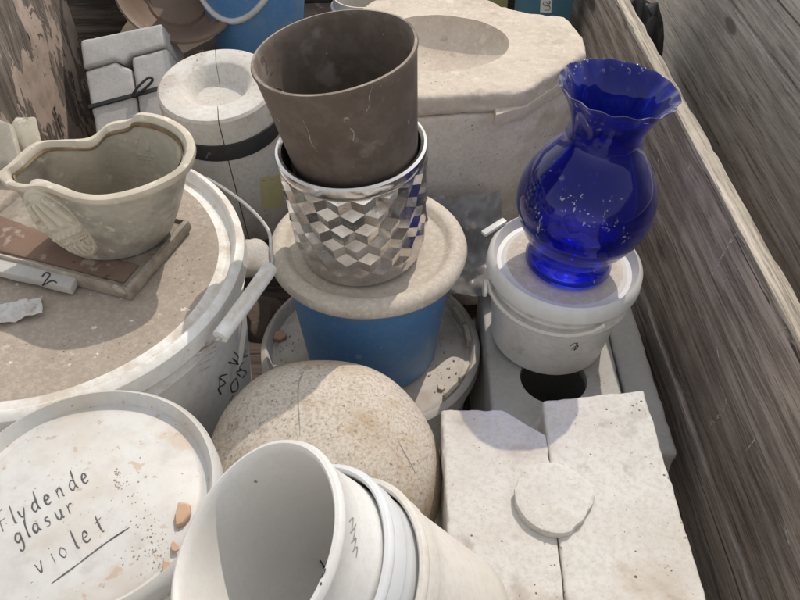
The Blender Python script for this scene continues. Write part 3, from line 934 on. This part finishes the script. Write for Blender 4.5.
# ---- slab mould under the small bucket
sl = obj('plaster_mould', prism_bm([(.128, .60), (.315, .60), (.318, .95), (.130, .95)], .02, .302, .006, 3, .016, .0016, 71, 25), M['plaster_grey'])
tag(sl, 'grey plaster slab with a dark cavity, supporting the small white bucket', 'plaster mould')
cut = obj('cutter', lathe_bm([(0, -.40), (.083, -.40), (.083, -.05), (.048, -.016), (.048, .05), (0, .05)], 48), None)
cut.location = (.222, .738, .302)
boolean(sl, cut)
sl2 = tag(obj('plaster_mould', prism_bm([(.3245, .62), (.378, .62), (.372, .93), (.326, .93)], .0, .285, .006, 3, .016, .0016, 72, 25), M['plaster_grey']), 'narrow grey plaster piece wedged between the slab and the crate wall', 'plaster mould')

# ---- small white bucket with the vase
VB = Vector((.222, .822, .3045))
vb = thing('bucket', 'small clean white bucket with white lid and handle, under the blue vase', 'bucket', VB, (0, R(2.5), 0), group='buckets with lids')
h = .150
vbo = obj('body', lathe_bm(body_prof(.1005, .084, h - .004), 96), M['plastic_white'], vb)
vl = obj('lid', lathe_bm(lid_prof(.1035, h, .004, .007, .014), 128), M['plastic_clean'], vb)
obj('dust_layer', lathe_bm([(0, h - .0036), (.05, h - .0034), (.080, h - .0036), (.084, h - .0055), (0, h - .006)], 96), M['lid_cream'], vl)
pts = []
for k in range(13):
    a = R(-168 + 100 * k / 12)
    pts.append((.1095 * math.cos(a), .1095 * math.sin(a), h - .020 - .016 * math.sin(math.pi * k / 12) ** .5))
obj('handle', tube_bm(pts, .0032, 8), M['plastic_cream'], vb)
tt = obj('tear_tab', prism_bm(box_outline(-.021, .021, -.005, .005), 0, .006, .002, 2), M['plastic_lid_white'], vl)
tt.location = (-.094, .060, h + .004); tt.rotation_euler = (0, R(-8), R(38))
tt = obj('handle_lug', tube_bm([(-.108, -.028, h - .03), (-.112, -.028, h - .03)], .012, 16), M['plastic_white'], vb)
marks('printed_logo', [[(570, 346), (575, 343), (578, 346), (574, 350), (578, 342)], [(571, 350), (575, 346)]], [vbo], M['ink'], vb, .0008, .0004)
marks('printed_lines', [[(566, 352), (582, 350)], [(567, 355), (580, 353)]], [vbo], M['ink_grey'], vb, .0005, .0004)

# ---- cobalt vase
VA = VB + Vector((.0095, -.001, .1478))
VHT = .268
vp = [(0, .006), (.040, .004), (.056, .000), (.0595, .004), (.0595, .010), (.055, .020), (.0515, .026), (.0525, .031), (.060, .038), (.0725, .055), (.0825, .075), (.0885, .095), (.0895, .112), (.0865, .130), (.079, .149), (.067, .168), (.055, .184), (.0490, .195), (.0462, .206), (.0462, .216), (.0490, .228), (.0535, .240), (.0590, .251), (.0650, .260), (.0708, .268)]
vi = [(max(0, r - .0032), z) for r, z in reversed(vp[8:])]
vi[0] = (.0684, .2675)
def ruffle(a, r, z):
    k = max(0, (z - .235) / .033)
    tw = max(0, min(1, (z - .15) / .05))
    r2 = r * (1 + .016 * tw * (1 - .5 * k) * math.sin(7 * a + z * 22))
    r2 += .0008 * k * k * math.sin(16 * a)
    return r2, z + .0009 * k * k * math.cos(16 * a + .8)
va = obj('vase', lathe_bm(vp + vi + [(.045, .042), (0, .040)], 160, fn=ruffle), M['glass'], None, 80)
# finer rings
tag(va, 'cobalt blue glass vase with round belly and ruffled flared mouth, on the small white bucket', 'vase')
va.location = VA; va.rotation_euler = (0, R(5.2), R(20))

# ---- big tan mould behind
z = .57
ol = [at(330, 98, z), at(424, 98, z), at(527, 91, z), at(588, 52, z), at(583, 36, z), at(566, 16, z), at(527, 11, z), at(505, 6, z), at(482, -4, z), at(375, -2, z), at(352, 13, z), at(318, 55, z)]
ol = [(p.x, p.y) for p in ol]
bg_m = thing('plaster_mould', 'large tan octagonal plaster mould with a round basin in its top, behind the pots', 'plaster mould')
uh = obj('upper_half', prism_bm(ol, .536, z, .010, 4, .009, .0016, 81, 22), M['plaster_tan'], bg_m, 75)
def basin():
    c_ = obj('cutter', lathe_bm([(0, -.05)] + [(math.cos(t) * .112, math.sin(t) * .05) for t in [R(-80 + 10 * k) for k in range(9)]] + [(.114, .03), (0, .03)], 72), None)
    c_.location = (.062, 1.230, z + .0035); c_.scale = (1.05, .86, 1.25)
    return c_
core = obj('core', prism_bm([(.062 + .152 * math.cos(2 * math.pi * k / 48), 1.230 + .128 * math.sin(2 * math.pi * k / 48)) for k in range(48)], .44, .553, 0), None)
boolean(uh, core, 'UNION')
boolean(uh, basin())
cx, cy = sum(p[0] for p in ol) / len(ol), sum(p[1] for p in ol) / len(ol)
ol2 = [(cx + (x - cx) * .985, cy + (y - cy) * .985) for x, y in ol]
lh = obj('lower_half', prism_bm(ol2, .20, .5335, .006, 3, .02, .002, 82, 25), M['plaster'], bg_m, 50)
well = obj('well', prism_bm([(.062 + .155 * math.cos(2 * math.pi * k / 48), 1.230 + .131 * math.sin(2 * math.pi * k / 48)) for k in range(48)], .43, .6, 0), None)
boolean(lh, well)
# locating key of the upper half that steps over the seam
a_, b_, c_ = at(497, 100, .57), at(527, 91, .57), at(588, 52, .57)
key = [(a_.x, a_.y - .001), (b_.x + .001, b_.y - .002), (c_.x + .001, c_.y - .002), (c_.x - .03, c_.y + .02), (b_.x - .01, b_.y + .03), (a_.x, a_.y + .03)]
obj('key', prism_bm(key, .523, .545, .003, 2, .012, .0012, 83, 30), M['plaster_tan'], bg_m, 50)

# ---- round white mould with the black band
RM = Vector((-.274, 1.135, .300))
rm = thing('plaster_mould', 'round white two-part plaster mould tied with a black band, left of the brown pot', 'plaster mould', RM, (R(7), R(-2), R(4)))
rp = [(.03, 0), (.088, 0), (.092, .004), (.093, .06), (.0935, .20), (.0915, .266), (.088, .270), (.056, .2705), (.052, .268), (.037, .243), (.0, .241), (.0, .02)]
obj('mould_half', half_lathe_bm(rp, R(-84), R(94.5), 56), M['plaster_white'], rm, 35)
obj('mould_half', half_lathe_bm(rp, R(95.5), R(275), 56), M['plaster_white'], rm, 35)
h0 = bmesh.new()
obj('rubber_band', lathe_bm([(.0936, .196), (.0952, .197), (.0956, .212), (.0950, .226), (.0933, .227), (.0930, .21), (.0936, .196)], 72, wob=.0012, seed=8), M['black_rubber'], rm)
rmb = [o for o in rm.children if o.name.startswith('mould_half')]
lab = patch('paper_label', [(260, 178), (283, 174), (283, 207), (262, 209)], rmb, M['label_yellow'], rm)
if lab:
    marks('printed_lines', [[(262, 181), (273, 179)]], [lab], M['ink'], lab, .0009, .0004)
    marks('small_print', [[(262, 185 + 3 * k), (279 - (k % 3) * 2, 182 + 3 * k)] for k in range(7)], [lab], M['ink_grey'], lab, .0004, .0004)

# ---- strapped block mould at the back left
BL = Vector((-.498, 1.325, .445))
bl = thing('plaster_mould', 'grey-white block mould with three pieces held by a dark strap, at the back left', 'plaster mould', BL, (R(38), R(-9), R(8)))
T = -.13
obj('top_piece', prism_bm([(-.079, .040), (-.018, .044), (-.004, .034), (.012, .046), (.079, .049), (.080, .094), (-.076, .096)], T, .0035, .006, 3, .012, .001, 91, 30), M['plaster_grey'], bl, 50)
obj('left_piece', prism_bm([(-.077, -.10), (.006, -.10), (.008, .022), (-.006, .031), (-.019, .041), (-.078, .037)], T, 0, .006, 3, .012, .001, 92, 30), M['plaster_grey'], bl, 50)
obj('right_piece', prism_bm([(.0085, -.10), (.079, -.10), (.080, .046), (.013, .043), (.0105, .022)], T, .001, .006, 3, .012, .001, 93, 30), M['plaster_grey'], bl, 50)
st = obj('strap', prism_bm([(-.0815, -.038), (.083, -.030), (.083, -.022), (-.0815, -.030)], T + .002, .0042, .001, 1), M['black_rubber'], bl)
obj('strap_loop', tube_bm(smooth_line([(.002, -.032, .006), (.018, -.022, .014), (.040, -.010, .016), (.046, -.014, .012), (.030, -.024, .008), (.010, -.031, .006)], 6), .0026, 6), M['black_rubber'], st)

# ---- box, bowl and buckets at the very back
bx = tag(obj('wooden_box', prism_bm(box_outline(-.60, -.13, 1.44, 1.76), -.03, .395, .006, 2, .04, .002, 95), M['box_brown']), 'dark brown box in shadow under the rear blue bucket', 'box')
BW = at(170, -8, .53)
bowl = tag(obj('bowl', lathe_bm([(0, -.062), (.05, -.060), (.085, -.040), (.108, -.010), (.117, .0), (.120, .003), (.117, .006), (.110, .002), (.100, -.008), (.078, -.034), (.06, -.046), (.056, -.043), (.052, -.048), (0, -.050)], 80, wob=.002), M['bowl_brown']),
           'brown ceramic bowl tipped towards the camera, behind the strapped block', 'bowl')
bowl.location = (-.428, 1.512, .540); bowl.rotation_euler = (R(34), R(18), 0)
RB = Vector((-.296, 1.575, .397))
rb = thing('bucket', 'rear blue bucket with white handle, standing on the dark box', 'bucket', RB, group='buckets with lids')
obj('body', lathe_bm(body_prof(.125, .090, .24, collar=False), 96), M['plastic_blue'], rb)
hp = []
for k in range(15):
    a = R(-160 + 100 * k / 14)
    s = math.sin(math.pi * k / 14)
    rr_ = .125 - .035 * (.13 + .05 * s) / .24 + .006
    hp.append((rr_ * math.cos(a), rr_ * math.sin(a), .165 - .075 * s ** .7))
obj('handle', tube_bm(smooth_line(hp, 4), .0062, 10), M['plastic_lid_white'], rb)
wc = tag(obj('container', lathe_bm(body_prof(.06, .05, .50, collar=True), 64), M['plastic_cream']), 'white container half hidden behind the brown pot at the back', 'container')
wc.location = (-.080, 1.63, -.03)
ct = thing('carton', 'dark teal carton with a white printed label, at the far end by the crate wall', 'carton', (.292, 1.60, -.03), (0, 0, R(6)))
cto = obj('body', prism_bm(box_outline(-.048, .055, -.035, .035), 0, .62, .003, 2), M['teal'], ct)
lb_ = patch('label', [(541, -8), (553, -8), (551, 13), (540, 12)], [cto], M['label_white'], ct)
if lb_: marks('lettering', [[(544, 10), (549, 10), (550, 8), (549, 6), (544, 6)], [(549, 1), (550, 3), (548, 4), (546, 2), (544, 2), (543, 4), (545, 5)]], [lb_], M['ink'], lb_, .0009, .0004)
pb = tag(obj('board', prism_bm(box_outline(-.10, .10, -.012, .012), 0, .5, .002, 2, .04, .001, 97), M['olive']), 'olive painted board leaning behind the large tan mould', 'board')
pb.location = (.13, 1.62, -.03); pb.rotation_euler = (R(-4), 0, R(3))

# ---- grey film between the blue bucket and the vase bucket, chunks in the gaps
f_ = film('plastic_bag', 'crumpled grey plastic bag between the blue bucket and the small white bucket', 'plastic bag', (.108, .965, .355), .062, .085, .030, M['plastic_grey'], 8, (R(25), R(4), R(10)), 9, 40)
def chunk(u, v, z, r, m, label, seed):
    bm = bmesh.new()
    bmesh.ops.create_icosphere(bm, subdivisions=3, radius=r)
    for vv in bm.verts:
        k = noise.noise(vv.co / r * 1.1 + Vector((seed, 0, 0)))
        vv.co *= 1 + .35 * k
        vv.co.z *= .6
    o = tag(obj('plaster_chunk', bm, m, None, 30), label, 'plaster chunk', 'loose chunks in the gaps')
    o.location = at(u, v, z)
    return o
chunk(249, 258, .36, .04, M['plaster_white'], 'white plaster chunk under the tub handle beside the blue bucket', 3)
chunk(254, 318, .24, .045, M['box_brown'], 'brown clod wedged between the large tub and the dirty lid', 5)
chunk(236, 425, .22, .05, M['plaster_mottled'], 'sandy chunk low between the large tub and the mottled dome', 6)
chunk(478, 270, .20, .07, M['plaster_tan'], 'tan chunk under the grey plastic bag', 9)
# black sack between the two crates
bm = bmesh.new()
bmesh.ops.create_icosphere(bm, subdivisions=4, radius=.1)
for vv in bm.verts:
    k = noise.noise(vv.co * 14) + .5 * noise.noise(vv.co * 40)
    vv.co *= 1 + .22 * k
    vv.co.z *= 2.6
sk = tag(obj('plastic_sack', bm, M['black_plastic'], None, 50), 'shiny black plastic sack between the two crates', 'sack')
sk.location = (.530, 1.70, .17); sk.scale = (.85, 1.3, 1)

# ---- grit and crumbs strewn over the lids
def grit(spots, seed):
    rnd = random.Random(seed)
    bm = bmesh.new()
    for u, v, z, su, sv, cnt, big in spots:
        for _ in range(cnt):
            p = at(rnd.gauss(u, su), rnd.gauss(v, sv), z)
            r = big * rnd.uniform(.25, 1) ** 2
            m_ = Matrix.Translation(p + Vector((0, 0, r * .3))) @ Matrix.Rotation(rnd.uniform(0, 6), 4, 'Z') @ Matrix.Rotation(rnd.uniform(0, 6), 4, 'X') @ Matrix.Diagonal((1, rnd.uniform(.5, 1), rnd.uniform(.35, .8), 1))
            bmesh.ops.create_icosphere(bm, subdivisions=1, radius=r, matrix=m_)
    for v in bm.verts: v.co += Vector((rnd.uniform(-1, 1), rnd.uniform(-1, 1), rnd.uniform(-1, 1))) * .0002
    return bm
gr = obj('grit', grit([(152, 545, FZ - .005, 13, 25, 150, .0013), (120, 480, FZ - .005, 4, 6, 40, .0015), (90, 470, FZ - .005, 45, 40, 60, .0010), (445, 360, LZ - .0095, 8, 22, 90, .0022), (288, 365, LZ - .0095, 8, 22, 70, .0024),
               (90, 345, TZ - .003, 45, 10, 90, .0014), (185, 270, TZ - .003, 12, 25, 80, .0014)], 5), M['grit'], flat=True)
gr['kind'] = 'stuff'
